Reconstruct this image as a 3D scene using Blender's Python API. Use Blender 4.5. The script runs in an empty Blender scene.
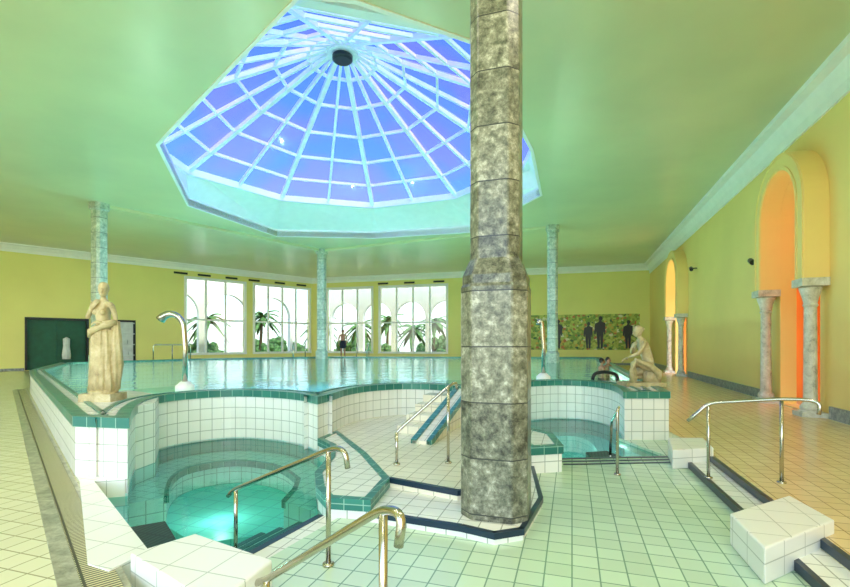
import bpy, bmesh, math, random
from mathutils import Vector, Matrix
from mathutils.geometry import tessellate_polygon
random.seed(4)
sc=bpy.context.scene
WD=Vector((0.3044,0.9525)); WN=Vector((0.9525,-0.3044))   # hall axis, across axis

# ------------------------------------------------------------------ helpers
def empty(name,loc=(0,0,0)):
    e=bpy.data.objects.new(name,None); sc.collection.objects.link(e); e.location=loc; e.empty_display_size=.1
    return e
class MB:
    def __init__(s): s.v=[];s.f=[];s.uv=[];s.m=[]
    def face(s,pts,uv=None,m=0):
        i=len(s.v); s.v+= [tuple(p) for p in pts]; s.f.append(tuple(range(i,i+len(pts))))
        s.uv.append(uv or [(p[0],p[1]) for p in pts]); s.m.append(m)
    def plate(s,loops,h0,h1,f=None,m=0,ms=None,flooruv=True,bottom=True,sides=True):
        if f is None: f=lambda a,b,h:(a,b,h)
        if ms is None: ms=m
        def uvf(a,b):
            if flooruv: return (a*WN.x+b*WN.y, a*WD.x+b*WD.y)
            return (a,b)
        flat=[p for l in loops for p in l]
        tris=tessellate_polygon([[Vector((p[0],p[1],0)) for p in l] for l in loops])
        for t in tris:
            P=[flat[i] for i in t]
            if (P[1][0]-P[0][0])*(P[2][1]-P[0][1])-(P[1][1]-P[0][1])*(P[2][0]-P[0][0])<0: P=P[::-1]
            s.face([f(p[0],p[1],h1) for p in P],[uvf(*p) for p in P],m)
            if bottom: s.face([f(p[0],p[1],h0) for p in reversed(P)],[uvf(*p) for p in reversed(P)],m)
        if not sides: return
        for l in loops:
            L=0;n=len(l)
            for i in range(n):
                a=l[i];b=l[(i+1)%n];d=math.hypot(b[0]-a[0],b[1]-a[1])
                s.face([f(a[0],a[1],h0),f(b[0],b[1],h0),f(b[0],b[1],h1),f(a[0],a[1],h1)],[(L,h0),(L+d,h0),(L+d,h1),(L,h1)],ms)
                L+=d
    def box(s,x0,x1,y0,y1,z0,z1,f=None,m=0):
        s.plate([[(x0,y0),(x1,y0),(x1,y1),(x0,y1)]],z0,z1,f,m,flooruv=False)
    def beam(s,a,b,w,h,m=0,up=(0,0,1)):
        a=Vector(a);b=Vector(b);t=(b-a).normalized();u=Vector(up);x=t.cross(u)
        if x.length<1e-4: x=t.cross(Vector((1,0,0)))
        x.normalize();y=x.cross(t).normalized()
        c=[(-w/2,-h/2),(w/2,-h/2),(w/2,h/2),(-w/2,h/2)]
        A=[a+x*p+y*q for p,q in c];B=[b+x*p+y*q for p,q in c];L=(b-a).length
        for i in range(4):
            j=(i+1)%4; s.face([A[i],A[j],B[j],B[i]],[(0,0),(w,0),(w,L),(0,L)],m)
        s.face(A[::-1],None,m); s.face(B,None,m)
    def tube(s,pts,r,n=10,m=0,fillet=0):
        pts=[Vector(p) for p in pts]
        if fillet:
            q=[pts[0]]
            for i in range(1,len(pts)-1):
                a,b,c=pts[i-1],pts[i],pts[i+1]
                fa=min(fillet,(a-b).length*.48);fc=min(fillet,(c-b).length*.48)
                p0=b+(a-b).normalized()*fa;p2=b+(c-b).normalized()*fc
                for k in range(7):
                    t=k/6; q.append(p0*(1-t)**2+b*2*t*(1-t)+p2*t*t)
            q.append(pts[-1]);pts=q
        rs=r if isinstance(r,(list,tuple)) else [r]*len(pts)
        t0=(pts[1]-pts[0]).normalized()
        x=t0.orthogonal().normalized()
        rings=[]
        for i,p in enumerate(pts):
            t=(pts[min(i+1,len(pts)-1)]-pts[max(i-1,0)]).normalized()
            x=(x-t*x.dot(t)).normalized();y=t.cross(x)
            rings.append([p+(x*math.cos(2*math.pi*k/n)+y*math.sin(2*math.pi*k/n))*rs[i] for k in range(n)])
        for i in range(len(rings)-1):
            for k in range(n):
                j=(k+1)%n; s.face([rings[i][k],rings[i][j],rings[i+1][j],rings[i+1][k]],None,m)
        s.face(rings[0][::-1],None,m); s.face(rings[-1],None,m)
    def lathe(s,prof,c,n=24,m=0,mod=None):
        R=[]
        for (r,z) in prof:
            row=[]
            for k in range(n):
                a=2*math.pi*k/n; rr=r*(mod(a,z) if mod else 1)
                row.append((c[0]+rr*math.cos(a),c[1]+rr*math.sin(a),c[2]+z))
            R.append(row)
        for i in range(len(R)-1):
            for k in range(n):
                j=(k+1)%n; s.face([R[i][k],R[i][j],R[i+1][j],R[i+1][k]],[(k/n,prof[i][1]),((k+1)/n,prof[i][1]),((k+1)/n,prof[i+1][1]),(k/n,prof[i+1][1])],m)
        s.face(R[0][::-1],None,m); s.face(R[-1],None,m)
    def ball(s,c,r,m=0,n=14,mat=None):
        c=Vector(c); r=Vector(r) if hasattr(r,'__len__') else Vector((r,r,r))
        g=[]
        for i in range(n//2+1):
            th=math.pi*i/(n//2); row=[]
            for k in range(n):
                a=2*math.pi*k/n
                p=Vector((math.sin(th)*math.cos(a)*r.x,math.sin(th)*math.sin(a)*r.y,math.cos(th)*r.z))
                if mat: p=mat@p
                row.append(c+p)
            g.append(row)
        for i in range(n//2):
            for k in range(n):
                j=(k+1)%n; s.face([g[i][k],g[i+1][k],g[i+1][j],g[i][j]],None,m)
    def build(s,name,mats,parent=None,smooth=False,recalc=True,bevel=0):
        me=bpy.data.meshes.new(name); me.from_pydata(s.v,[],s.f)
        uvl=me.uv_layers.new(name='UVMap'); k=0
        for uvs in s.uv:
            for u in uvs: uvl.data[k].uv=u; k+=1
        for p,mi in zip(me.polygons,s.m): p.material_index=mi
        for mt in (mats if isinstance(mats,list) else [mats]): me.materials.append(mt)
        bm=bmesh.new(); bm.from_mesh(me)
        bmesh.ops.remove_doubles(bm,verts=bm.verts,dist=1e-5)
        bmesh.ops.dissolve_degenerate(bm,dist=1e-6,edges=bm.edges)
        if recalc: bmesh.ops.recalc_face_normals(bm,faces=bm.faces)
        bm.to_mesh(me); bm.free()
        if smooth:
            for p in me.polygons: p.use_smooth=True
        o=bpy.data.objects.new(name,me); sc.collection.objects.link(o)
        if parent: o.parent=parent
        if bevel:
            b=o.modifiers.new('bevel','BEVEL'); b.width=bevel; b.segments=2; b.limit_method='ANGLE'
        return o
def offset(poly,d):
    n=len(poly);A=sum(poly[i][0]*poly[(i+1)%n][1]-poly[(i+1)%n][0]*poly[i][1] for i in range(n))
    sg=1 if A>0 else -1; out=[]
    for i in range(n):
        p=Vector(poly[i-1]);q=Vector(poly[i]);r=Vector(poly[(i+1)%n])
        e1=(q-p).normalized();e2=(r-q).normalized()
        n1=Vector((-e1.y,e1.x))*sg;n2=Vector((-e2.y,e2.x))*sg
        m=(n1+n2); 
        if m.length<.2: m=n1
        m.normalize(); k=max(m.dot(n1),.5)
        out.append(tuple(q+m*(d/k)))
    return out   # positive d = inward
def smoothpts(pts,n=6):
    P=[Vector(p) for p in pts];P=[P[0]*2-P[1]]+P+[P[-1]*2-P[-2]]
    out=[]
    for i in range(1,len(P)-2):
        for k in range(n):
            t=k/n;a,b,c,d=P[i-1:i+3]
            out.append(tuple(.5*((2*b)+(c-a)*t+(2*a-5*b+4*c-d)*t*t+(3*b-a-3*c+d)*t**3)))
    out.append(tuple(P[-2])); return out

# ------------------------------------------------------------------ materials
def mat(name):
    m=bpy.data.materials.new(name); m.use_nodes=True; nt=m.node_tree
    return m,nt,nt.nodes['Principled BSDF']
def N(nt,t,**k):
    n=nt.nodes.new(t)
    for a,b in k.items(): setattr(n,a,b)
    return n
def S(c): # srgb 0-255 -> linear
    return tuple((x/255/12.92 if x/255<=.04045 else ((x/255+.055)/1.055)**2.4) for x in c)+(1,)
def plain(name,c,rough=.6,metal=0,noise=.06,scale=3,bump=0):
    m,nt,b=mat(name); c=S(c)
    tc=N(nt,'ShaderNodeTexCoord'); nz=N(nt,'ShaderNodeTexNoise'); nz.inputs['Scale'].default_value=scale; nz.inputs['Detail'].default_value=4
    nt.links.new(tc.outputs['Object'],nz.inputs['Vector'])
    r=N(nt,'ShaderNodeValToRGB'); r.color_ramp.elements[0].color=tuple(x*(1-noise*2) for x in c[:3])+(1,); r.color_ramp.elements[1].color=tuple(min(1,x*(1+noise)) for x in c[:3])+(1,)
    r.color_ramp.elements[0].position=.3; r.color_ramp.elements[1].position=.7
    nt.links.new(nz.outputs['Fac'],r.inputs['Fac']); nt.links.new(r.outputs['Color'],b.inputs['Base Color'])
    b.inputs['Roughness'].default_value=rough; b.inputs['Metallic'].default_value=metal
    if bump:
        bp=N(nt,'ShaderNodeBump'); bp.inputs['Strength'].default_value=bump; nt.links.new(nz.outputs['Fac'],bp.inputs['Height']); nt.links.new(bp.outputs['Normal'],b.inputs['Normal'])
    return m
def tile(name,c1,c2,grout,w=.2,h=.2,mortar=.006,rough=.25,offs=0):
    m,nt,b=mat(name)
    uv=N(nt,'ShaderNodeUVMap'); br=N(nt,'ShaderNodeTexBrick'); br.offset=offs; br.squash=1
    br.inputs['Scale'].default_value=1; br.inputs['Brick Width'].default_value=w; br.inputs['Row Height'].default_value=h
    br.inputs['Mortar Size'].default_value=mortar; br.inputs['Mortar Smooth'].default_value=.1
    br.inputs['Color1'].default_value=S(c1); br.inputs['Color2'].default_value=S(c2); br.inputs['Mortar'].default_value=S(grout)
    nt.links.new(uv.outputs[0],br.inputs['Vector']); nt.links.new(br.outputs['Color'],b.inputs['Base Color'])
    b.inputs['Roughness'].default_value=rough
    bp=N(nt,'ShaderNodeBump'); bp.inputs['Strength'].default_value=.25; bp.inputs['Distance'].default_value=.004; bp.invert=True
    nt.links.new(br.outputs['Fac'],bp.inputs['Height']); nt.links.new(bp.outputs['Normal'],b.inputs['Normal'])
    return m
def marble(name,cols,scale=4,rough=.3,blocks=0,dist=.4):
    m,nt,b=mat(name)
    tc=N(nt,'ShaderNodeTexCoord'); nz=N(nt,'ShaderNodeTexNoise'); nz.inputs['Scale'].default_value=scale; nz.inputs['Detail'].default_value=9; nz.inputs['Roughness'].default_value=.75; nz.inputs['Distortion'].default_value=dist
    r=N(nt,'ShaderNodeValToRGB'); e=r.color_ramp.elements
    e[0].position=.34;e[0].color=S(cols[0]);e[1].position=.66;e[1].color=S(cols[-1])
    for i,c in enumerate(cols[1:-1]):
        x=e.new(.34+.32*(i+1)/(len(cols)-1)); x.color=S(c)
    fac=nz.outputs['Fac']
    if blocks:
        sp=N(nt,'ShaderNodeSeparateXYZ'); nt.links.new(tc.outputs['Object'],sp.inputs[0])
        d=N(nt,'ShaderNodeMath',operation='DIVIDE'); d.inputs[1].default_value=blocks; nt.links.new(sp.outputs['Z'],d.inputs[0])
        fl=N(nt,'ShaderNodeMath',operation='FLOOR'); nt.links.new(d.outputs[0],fl.inputs[0])
        wn=N(nt,'ShaderNodeTexWhiteNoise'); wn.noise_dimensions='1D'; nt.links.new(fl.outputs[0],wn.inputs['W'])
        va=N(nt,'ShaderNodeVectorMath',operation='MULTIPLY_ADD'); va.inputs[1].default_value=(7,7,7); nt.links.new(wn.outputs['Color'],va.inputs[0]); nt.links.new(tc.outputs['Object'],va.inputs[2]); nt.links.new(va.outputs[0],nz.inputs['Vector'])
        ml=N(nt,'ShaderNodeMath',operation='MULTIPLY_ADD'); ml.inputs[1].default_value=.10; ml.inputs[2].default_value=-.05; nt.links.new(wn.outputs['Value'],ml.inputs[0])
        ad=N(nt,'ShaderNodeMath',operation='ADD'); nt.links.new(fac,ad.inputs[0]); nt.links.new(ml.outputs[0],ad.inputs[1]); fac=ad.outputs[0]
        fr=N(nt,'ShaderNodeMath',operation='FRACT'); nt.links.new(d.outputs[0],fr.inputs[0])
        lt=N(nt,'ShaderNodeMath',operation='LESS_THAN'); lt.inputs[1].default_value=.022; nt.links.new(fr.outputs[0],lt.inputs[0])
        mx=N(nt,'ShaderNodeMix',data_type='RGBA'); mx.inputs['B'].default_value=(.03,.035,.03,1)
        nt.links.new(fac,r.inputs['Fac']); nt.links.new(r.outputs['Color'],mx.inputs['A']); nt.links.new(lt.outputs[0],mx.inputs['Factor'])
        nt.links.new(mx.outputs['Result'],b.inputs['Base Color'])
    else:
        nt.links.new(tc.outputs['Object'],nz.inputs['Vector'])
        nt.links.new(fac,r.inputs['Fac']); nt.links.new(r.outputs['Color'],b.inputs['Base Color'])
    b.inputs['Roughness'].default_value=rough
    return m
def water(name,tint,scale=3,strength=.25,ior=1.33):
    m,nt,b=mat(name); nt.nodes.remove(b); out=nt.nodes['Material Output']
    tr=N(nt,'ShaderNodeBsdfTransparent'); tr.inputs[0].default_value=tint
    go=N(nt,'ShaderNodeBsdfGlossy'); go.inputs['Roughness'].default_value=.03
    fr=N(nt,'ShaderNodeFresnel'); fr.inputs[0].default_value=ior
    tc=N(nt,'ShaderNodeTexCoord'); nz=N(nt,'ShaderNodeTexNoise'); nz.inputs['Scale'].default_value=scale; nz.inputs['Detail'].default_value=3; nz.inputs['Distortion'].default_value=.6
    bp=N(nt,'ShaderNodeBump'); bp.inputs['Strength'].default_value=strength; bp.inputs['Distance'].default_value=.05
    nt.links.new(tc.outputs['Object'],nz.inputs['Vector']); nt.links.new(nz.outputs['Fac'],bp.inputs['Height'])
    nt.links.new(bp.outputs['Normal'],go.inputs['Normal'])
    mx=N(nt,'ShaderNodeMixShader'); nt.links.new(fr.outputs[0],mx.inputs[0]); nt.links.new(tr.outputs[0],mx.inputs[1]); nt.links.new(go.outputs[0],mx.inputs[2])
    nt.links.new(mx.outputs[0],out.inputs[0]); return m
def pane(name,c1,c2=None,refl=.06,scale=.35):
    m,nt,b=mat(name); nt.nodes.remove(b); out=nt.nodes['Material Output']
    tr=N(nt,'ShaderNodeBsdfTransparent'); tr.inputs[0].default_value=c1
    if c2:
        tc=N(nt,'ShaderNodeTexCoord'); nz=N(nt,'ShaderNodeTexNoise'); nz.inputs['Scale'].default_value=scale; nz.inputs['Detail'].default_value=2
        r=N(nt,'ShaderNodeValToRGB'); r.color_ramp.elements[0].color=c1; r.color_ramp.elements[1].color=c2; r.color_ramp.elements[0].position=.4; r.color_ramp.elements[1].position=.6
        nt.links.new(tc.outputs['Object'],nz.inputs['Vector']); nt.links.new(nz.outputs['Fac'],r.inputs[0]); nt.links.new(r.outputs[0],tr.inputs[0])
    go=N(nt,'ShaderNodeBsdfGlossy'); go.inputs['Roughness'].default_value=.05
    mx=N(nt,'ShaderNodeMixShader'); mx.inputs[0].default_value=refl
    nt.links.new(tr.outputs[0],mx.inputs[1]); nt.links.new(go.outputs[0],mx.inputs[2]); nt.links.new(mx.outputs[0],out.inputs[0]); return m

M_ceil=plain('ceiling_plaster',(214,214,168),.28,noise=.05,scale=.35)
M_wallL=plain('plaster_green_yellow',(242,232,140),.6,noise=.03,scale=.4)
M_wallR=plain('plaster_yellow',(252,220,134),.6,noise=.03,scale=.4)
M_orange=plain('plaster_orange',(240,136,48),.6,noise=.05,scale=.8)
M_white=plain('white_paint',(248,247,240),.4,noise=.02)
M_trimw=plain('cornice_white',(248,246,236),.5,noise=.02)
M_floorL=tile('floor_tile_cream',(232,228,190),(224,220,180),(168,164,124))
M_floorR=tile('floor_tile_tan',(234,208,156),(224,196,144),(168,142,96))
M_floor=tile('floor_tile_mint',(206,230,200),(194,218,188),(130,164,138),rough=.18)
M_ptile=tile('pool_tile_white',(244,244,234),(236,238,226),(176,180,166),.2,.2)
M_cream=tile('pool_tile_cream',(244,236,212),(236,228,204),(190,182,156),.2,.2)
M_nos=tile('nosing_tile_green',(40,112,100),(58,136,118),(150,190,170),.2,.2,.005,.3)
M_navy=plain('nosing_navy',(24,48,66),.3)
M_basin=tile('basin_tile_turquoise',(160,238,228),(148,232,222),(120,205,200),.3,.3,.01,.4)
M_tubt=tile('tub_tile_turquoise',(206,244,238),(196,240,234),(130,212,206),.15,.15,.006,.4)
M_col=marble('column_marble_grey',[(50,52,42),(88,90,74),(118,120,100),(150,150,130),(196,196,176)],11,.3,.52,.15)
M_colf=marble('column_marble_pale',[(130,148,130),(172,184,162),(200,206,186),(232,234,218)],6,.35,.6)
M_stat=marble('statue_stone',[(150,134,92),(186,168,122),(204,188,142),(220,208,170)],3,.55)
M_capm=marble('column_marble_cream',[(150,146,126),(200,196,176),(218,214,196),(236,234,222)],5,.4)
M_base=marble('baseboard_marble',[(84,92,96),(120,126,124),(152,154,148),(190,188,176)],9,.3)
M_stone=marble('drain_border_stone',[(120,120,100),(150,148,124),(172,170,144),(196,194,168)],7,.35)
M_block=tile('block_tile_white',(242,242,230),(238,238,226),(190,192,176),.32,.3,.005,.3)
M_steel=plain('stainless_steel',(190,186,172),.18,1,.02)
M_dark=plain('dark_metal',(26,30,30),.4)
M_board=plain('green_board',(28,92,66),.5,noise=.1)
M_grate=tile('grate_slots',(216,208,160),(208,200,152),(70,64,44),.035,.2,.009,.4)
M_grated=tile('grate_dark',(40,66,58),(34,58,52),(8,14,12),.05,.3,.012,.4)
M_wat=water('pool_water',(.42,.92,.87,1),2.2,.35,1.25)
M_watt=water('tub_water',(.42,.92,.88,1),3,.12)
M_dome=pane('dome_glass',(.12,.20,.66,1),(.20,.18,.58,1),.04)
M_glass=pane('window_glass',(.66,.70,.70,1),None,.04)
M_grass=plain('grass',(92,120,58),.9,noise=.3,scale=2)
M_leaf=plain('leaf_green',(72,116,52),.7,noise=.45,scale=4)
M_trunk=plain('palm_trunk',(116,92,66),.9,noise=.3,scale=8,bump=.5)
M_pave=plain('terrace_paving',(220,206,176),.8,noise=.08)
M_skin=plain('skin',(176,120,90),.5)
M_cloth=plain('dark_swimwear',(30,30,44),.8)
M_hair=plain('dark_hair',(34,24,18),.7)
M_towel=plain('white_towel',(226,232,226),.9)

# ------------------------------------------------------------------ layout
BR=(16.0,32.7);BL=(-9.88,40.2);LW=(-23.8,25.8);LW2=(-34.2,15.04);LB=(-34.2,-6);RB=(3.51,-6)
ZC=7.2
hall=[RB,BR,BL,LW2,LB]
arcA=smoothpts([(-3.48,5.38),(-3.95,6.2),(-4.33,7.1),(-4.4,7.8),(-4.05,8.35),(-3.45,8.6),(-2.65,8.35),(-2.1,7.95),(-1.75,7.5)],4)
arcB=smoothpts([(-1.75,7.5),(-1.62,8.1),(-1.5,8.8),(-1.15,9.5),(-.5,9.95),(.2,9.8),(.75,9.3),(1.3,8.8)],4)
arcC=smoothpts([(1.3,8.8),(1.7,9.3),(2.05,10.1),(2.5,10.6),(3.2,10.85),(3.75,10.6),(3.95,9.9),(3.85,9.1),(3.6,8.3)],4)
pool=[(-4.2,5.52)]+arcA+arcB[1:]+arcC[1:]+[(4.4,8.3),(10.8,28.3),(-6.1,29.6),(-12.7,25.9),(-16.4,20.7),(-12.7,14.8)]
TL=(-3.8,5.28)
sunk=[TL,(-2.12,3.52),(-2.2,3.2),(-2.2,-1.5),(1.6,-1.5),(4.1,6.6),(4.4,8.3)]
hole=[(4.4,8.3),(10.75,28.2),(-6.1,29.5),(-12.65,25.8),(-16.3,20.7),(-12.65,14.8),(-4.2,5.57)]+sunk[:-1]
mb=MB(); mb.plate([hall,hole],-.3,0,bottom=False)
floor=mb.build('floor',[M_floorL])
rw=[(1.6+.02,-1.5),(4.12,6.6),(4.42,8.3),(10.85,28.35),(12.0,33.6),(15.8,32.5),(3.9,-4.5),(.6,-4.5)]
mb=MB(); mb.plate([rw],0.0,.006); mb.build('floor_walkway',[M_floorR])
T1=[TL]+arcA+[(-1.42,7.0),(-1.3,6.3),(-1.3,5.5),(-1.15,4.95),(-.86,4.63),(-1.3,3.68),(-1.95,3.42),(-2.12,3.52)]
nT=1+len(arcA)
T2=[(2.04,7.0),(3.75,7.15)]+arcC[::-1]+[(1.5,8.0),(1.75,7.4)]
mb=MB(); mb.plate([[(-2.25,3.2),(-2.25,-1.55),(1.65,-1.55),(4.2,6.6),(4.5,8.45),(3.55,8.45)]+[(3.75,7.15),(2.04,7.0),(1.75,7.4),(1.5,8.0),(1.3,8.9)]+[(-1.6,8.4),(-1.70,7.5)]+T1[nT:][:-1]+[(-2.1,3.5)]],-.3,-.15)
mb.build('floor_lower',[M_floor])
def water_surface(name,poly,z,m,par):
    mb=MB(); mb.plate([poly],z-.01,z,bottom=False,sides=False); return mb.build(name,[m],par,recalc=False)

# ------------------------------------------------------------------ swimming pool
PR=empty('swimming_pool')
inner=offset(pool,.32)
mb=MB(); mb.plate([pool,inner],-.9,.7); mb.build('pool_wall',[M_ptile],PR)
o1=offset(pool,-.025);o2=offset(pool,.13)
mb=MB(); mb.plate([o1,o2],.6,.725); mb.build('pool_nosing',[M_nos],PR)
i1=offset(pool,.26);i2=offset(pool,.33)
mb=MB(); mb.plate([i1,i2],.66,.722); mb.build('pool_inner_nosing',[M_nos],PR)
mb=MB(); mb.plate([offset(pool,.1)],-.95,-.7); mb.build('pool_bottom',[M_basin],PR)
water_surface('pool_water',offset(pool,.3),.66,M_wat,PR)
mb=MB(); mb.plate([[(-4.18,5.7),(-6.3,7.95),(-5.6,8.7),(-4.6,8.0),(-4.05,6.9)]],-.8,.705); mb.build('corner_deck_left',[M_ptile],PR)
mb=MB(); mb.plate([[(3.75,8.45),(4.38,8.42),(5.2,10.9),(4.2,10.9),(4.1,9.6)]],-.8,.705); mb.build('corner_deck_right',[M_ptile],PR)
mb=MB(); mb.plate([[(10.7,28.3),(-6.1,29.6),(-12.6,25.9),(-13.2,26.9),(-6.3,31.0),(11.0,29.6)]],-.05,.7); mb.build('far_deck',[M_ptile],PR)

# ------------------------------------------------------------------ hot tub left
H1=empty('hot_tub')
mb=MB(); mb.plate([offset(T1,-.02)],-1.25,-1.0); mb.build('tub_bottom',[M_tubt],H1)
mb=MB(); mb.plate([offset(T1,-.03),offset(T1,.0)],-1.2,-.16); mb.build('tub_lining',[M_tubt],H1)
bench=arcA[2:]+[(-1.42,7.0),(-1.3,6.3),(-1.3,5.5)]
ib=[]
cx,cy=-2.75,6.5
for p in bench:
    v=Vector((p[0]-cx,p[1]-cy)); ib.append((cx+v.x*.66,cy+v.y*.66))
mb=MB(); mb.plate([bench+ib[::-1]],-1.2,-.42); mb.build('tub_bench',[M_ptile],H1)
mb=MB(); mb.plate([ib+[(cx,cy-1.0)]],-1.2,-.8); mb.build('tub_inner_floor',[M_basin],H1)
ie=[(cx+(p[0]-cx)*1.03,cy+(p[1]-cy)*1.03) for p in ib]; ii=[(cx+(p[0]-cx)*.96,cy+(p[1]-cy)*.96) for p in ib]
mb=MB(); mb.plate([ie+ii[::-1]],-.5,-.405); mb.build('tub_bench_edge',[M_nos],H1)
water_surface('tub_water',offset(T1,.005),-.19,M_watt,H1)
en=Vector((-.9074,.4203)); ed=Vector((-.42,-.907))
a0=Vector((-.86,4.63))
for i in range(4):
    z=-.19-.10*i if i else -.17
    p=a0+en*(.26*i); q=a0+en*(.26*(i+1)); L=1.0
    mb=MB(); mb.plate([[tuple(p),tuple(q),tuple(q+ed*L),tuple(p+ed*L)]],-1.2,z); mb.build('step_%d'%(i+1),[M_ptile],H1)
    mb=MB(); q0=q-en*.06
    mb.plate([[tuple(q0),tuple(q+en*.005),tuple(q+en*.005+ed*L),tuple(q0+ed*L)]],z-.06,z+.006); mb.build('step_nosing_%d'%(i+1),[M_navy],H1)
mb=MB(); mb.plate([[TL,(-2.1,3.5),(-2.2,3.2),(-2.42,3.3),(-3.98,5.3),(-4.18,5.5),(-3.5,5.37)]],-.3,.02); mb.build('tub_coping',[M_block],H1)
mb=MB(); mb.plate([[(-2.85,4.45),(-2.45,3.95),(-2.2,4.1),(-2.6,4.6)]],-.6,-.18); mb.build('tub_skimmer_grate',[M_grated],H1)
div=[(-1.72,7.45),(-1.42,7.0),(-1.3,6.3),(-1.3,5.5),(-1.15,4.95),(-.98,4.62),(-.55,4.54),(-.42,5.28),(-.85,6.5),(-1.2,7.3),(-1.55,8.1)]
mb=MB(); mb.plate([div],-.3,.04); mb.build('tub_divider',[M_ptile],H1)
mb=MB(); mb.plate([offset(div,-.02),offset(div,.07)],-.06,.055); mb.build('tub_divider_nosing',[M_nos],H1)
# hot tub right
H2=empty('hot_tub.001')
mb=MB(); mb.plate([offset(T2,-.02)],-1.1,-.85); mb.build('tub_bottom',[M_basin],H2)
mb=MB(); mb.plate([offset(T2,-.03),offset(T2,.0)],-1.1,-.16); mb.build('tub_lining',[M_tubt],H2)
water_surface('tub_water',offset(T2,.005),-.19,M_watt,H2)
b2=offset(T2,.45)
mb=MB(); mb.plate([T2,b2],-1.05,-.5); mb.build('tub_bench',[M_tubt],H2)
for i in range(3):
    mb=MB(); y=7.0-.16*i-.02
    mb.plate([[(1.98,y-.07),(3.72,y+.06),(3.74,y+.11),(2.0,y-.02)]],-.16,-.14); mb.build('front_nosing_%d'%i,[M_navy],H2)
mb=MB(); mb.plate([[(2.6,7.12),(3.1,7.16),(3.0,7.6),(2.62,7.5)]],-.6,-.18); mb.build('tub_skimmer_grate',[M_grated],H2)
blk=[(1.42,6.15),(1.86,6.25),(1.95,7.1),(1.75,7.45),(1.5,8.05),(1.35,8.9),(1.1,8.0)]
mb=MB(); mb.plate([blk],-.3,.2); mb.build('side_block',[M_ptile],H2)
mb=MB(); mb.plate([offset(blk,-.02),offset(blk,.08)],.1,.215); mb.build('side_block_nosing',[M_nos],H2)

# ------------------------------------------------------------------ podium (steps around column)
PD=empty('stepped_podium')
p1=[(-.55,4.5),(.32,4.15),(.6,3.98),(.87,4.08),(1.25,4.9),(1.45,6.15),(1.3,8.85),(-1.55,8.3),(-.9,6.5),(-.42,5.28)]
p2=[(-.42,5.28),(.34,4.82),(1.02,5.0),(1.3,6.15),(1.25,8.9),(-1.45,8.9),(-1.5,8.1),(-.9,6.55)]
mb=MB(); mb.plate([p1],-.3,-.05); mb.build('step_lower',[M_ptile],PD)
mb=MB(); mb.plate([p2],-.2,.05); mb.build('step_upper',[M_cream],PD)
def strip(path,w,z0,z1,name,m,par):
    mb=MB()
    for i in range(len(path)-1):
        a=Vector(path[i]);b=Vector(path[i+1]);t=(b-a).normalized();n=Vector((-t.y,t.x))
        mb.plate([[tuple(a-t*.0),tuple(b),tuple(b+n*w),tuple(a+n*w)]],z0,z1)
    return mb.build(name,[m],par)
strip([(-.55,4.49),(.32,4.14),(.6,3.97),(.88,4.07),(1.26,4.9),(1.46,6.15)],.05,-.1,-.044,'nosing_lower',M_navy,PD)
strip([(-.42,5.27),(.34,4.81),(1.03,4.99)],.05,0,.056,'nosing_upper',M_navy,PD)
mb=MB(); mb.plate([arcB+[(1.2,8.6),(-1.4,8.0)]],-.3,.045); mb.build('recess_floor',[M_cream],PD)
# stair flight up to the pool with sloped side parapet
a=Vector((-.2,7.1));b=Vector((.62,9.35));n=Vector((.93,-.36))
def slope(a,b,w,z0,z1,name,mi,dz=0,base=0.):
    mb=MB(); A=[a,b,b+n*w,a+n*w]; top=[z0+dz,z1+dz,z1+dz,z0+dz]
    low4=[(p.x,p.y,base) for p in A]; up4=[(p.x,p.y,t) for p,t in zip(A,top)]
    if base is None: low4=[(p.x,p.y,t-.1) for p,t in zip(A,top)]
    L=(b-a).length
    for i in range(4):
        j=(i+1)%4; l=[0,L,L,0] if i in(0,2) else [0,w,w,0]
        mb.face([low4[i],low4[j],up4[j],up4[i]],[(0,low4[i][2]),(l[1],low4[j][2]),(l[1],up4[j][2]),(0,up4[i][2])],0)
    mb.face(up4,[(0,0),(0,L),(w,L),(w,0)],0); mb.face(low4[::-1],None,0)
    mb.build(name,[mi],PD)
slope(a,b,.30,.10,.68,'sloped_parapet',M_cream)
slope(a-n*.02,b-n*.02,.10,.10,.68,'parapet_nosing_left',M_nos,.02,None)
slope(a+n*.24,b+n*.24,.08,.10,.68,'parapet_nosing_right',M_nos,.02,None)
mb=MB()
for i in range(4):
    p=a.lerp(b,.28+.18*i); q=a.lerp(b,1.0)
    mb.plate([[tuple(p-n*.0),tuple(q),tuple(q-n*.55),tuple(p-n*.55)]],.03,.05+.13*(i+1))
mb.build('stair_treads',[M_cream],PD)

def block(name,poly):
    mb=MB(); mb.plate([poly],-.15,.12); mb.build(name,[M_block],None,bevel=.015)
block('stone_bench_block',[(3.42,6.36),(4.08,6.5),(4.35,7.2),(3.8,7.2)])
block('stone_bench_block.001',[(2.45,3.32),(2.65,4.0),(3.55,4.48),(3.43,3.85)])
block('stone_bench_block.002',[(-2.08,3.24),(-1.79,3.58),(-1.04,3.14),(-1.2,2.6)])
RS=empty('walkway_steps')
e0=Vector((4.0,6.45));e1=Vector((1.72,-1.4))
nrm=Vector((-.95,.3))
mb=MB(); mb.plate([[tuple(e0),tuple(e1),tuple(e1+nrm*.3),tuple(e0+nrm*.3)]],-.16,-.07); mb.build('step_tread',[M_ptile],RS)
mb=MB(); mb.plate([[tuple(e0+nrm*.26),tuple(e1+nrm*.26),tuple(e1+nrm*.31),tuple(e0+nrm*.31)]],-.14,-.064); mb.build('tread_nosing',[M_navy],RS)
mb=MB(); mb.plate([[tuple(e0-nrm*.05),tuple(e1-nrm*.05),tuple(e1+nrm*.005),tuple(e0+nrm*.005)]],-.06,.012); mb.build('edge_nosing',[M_navy],RS)

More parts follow.
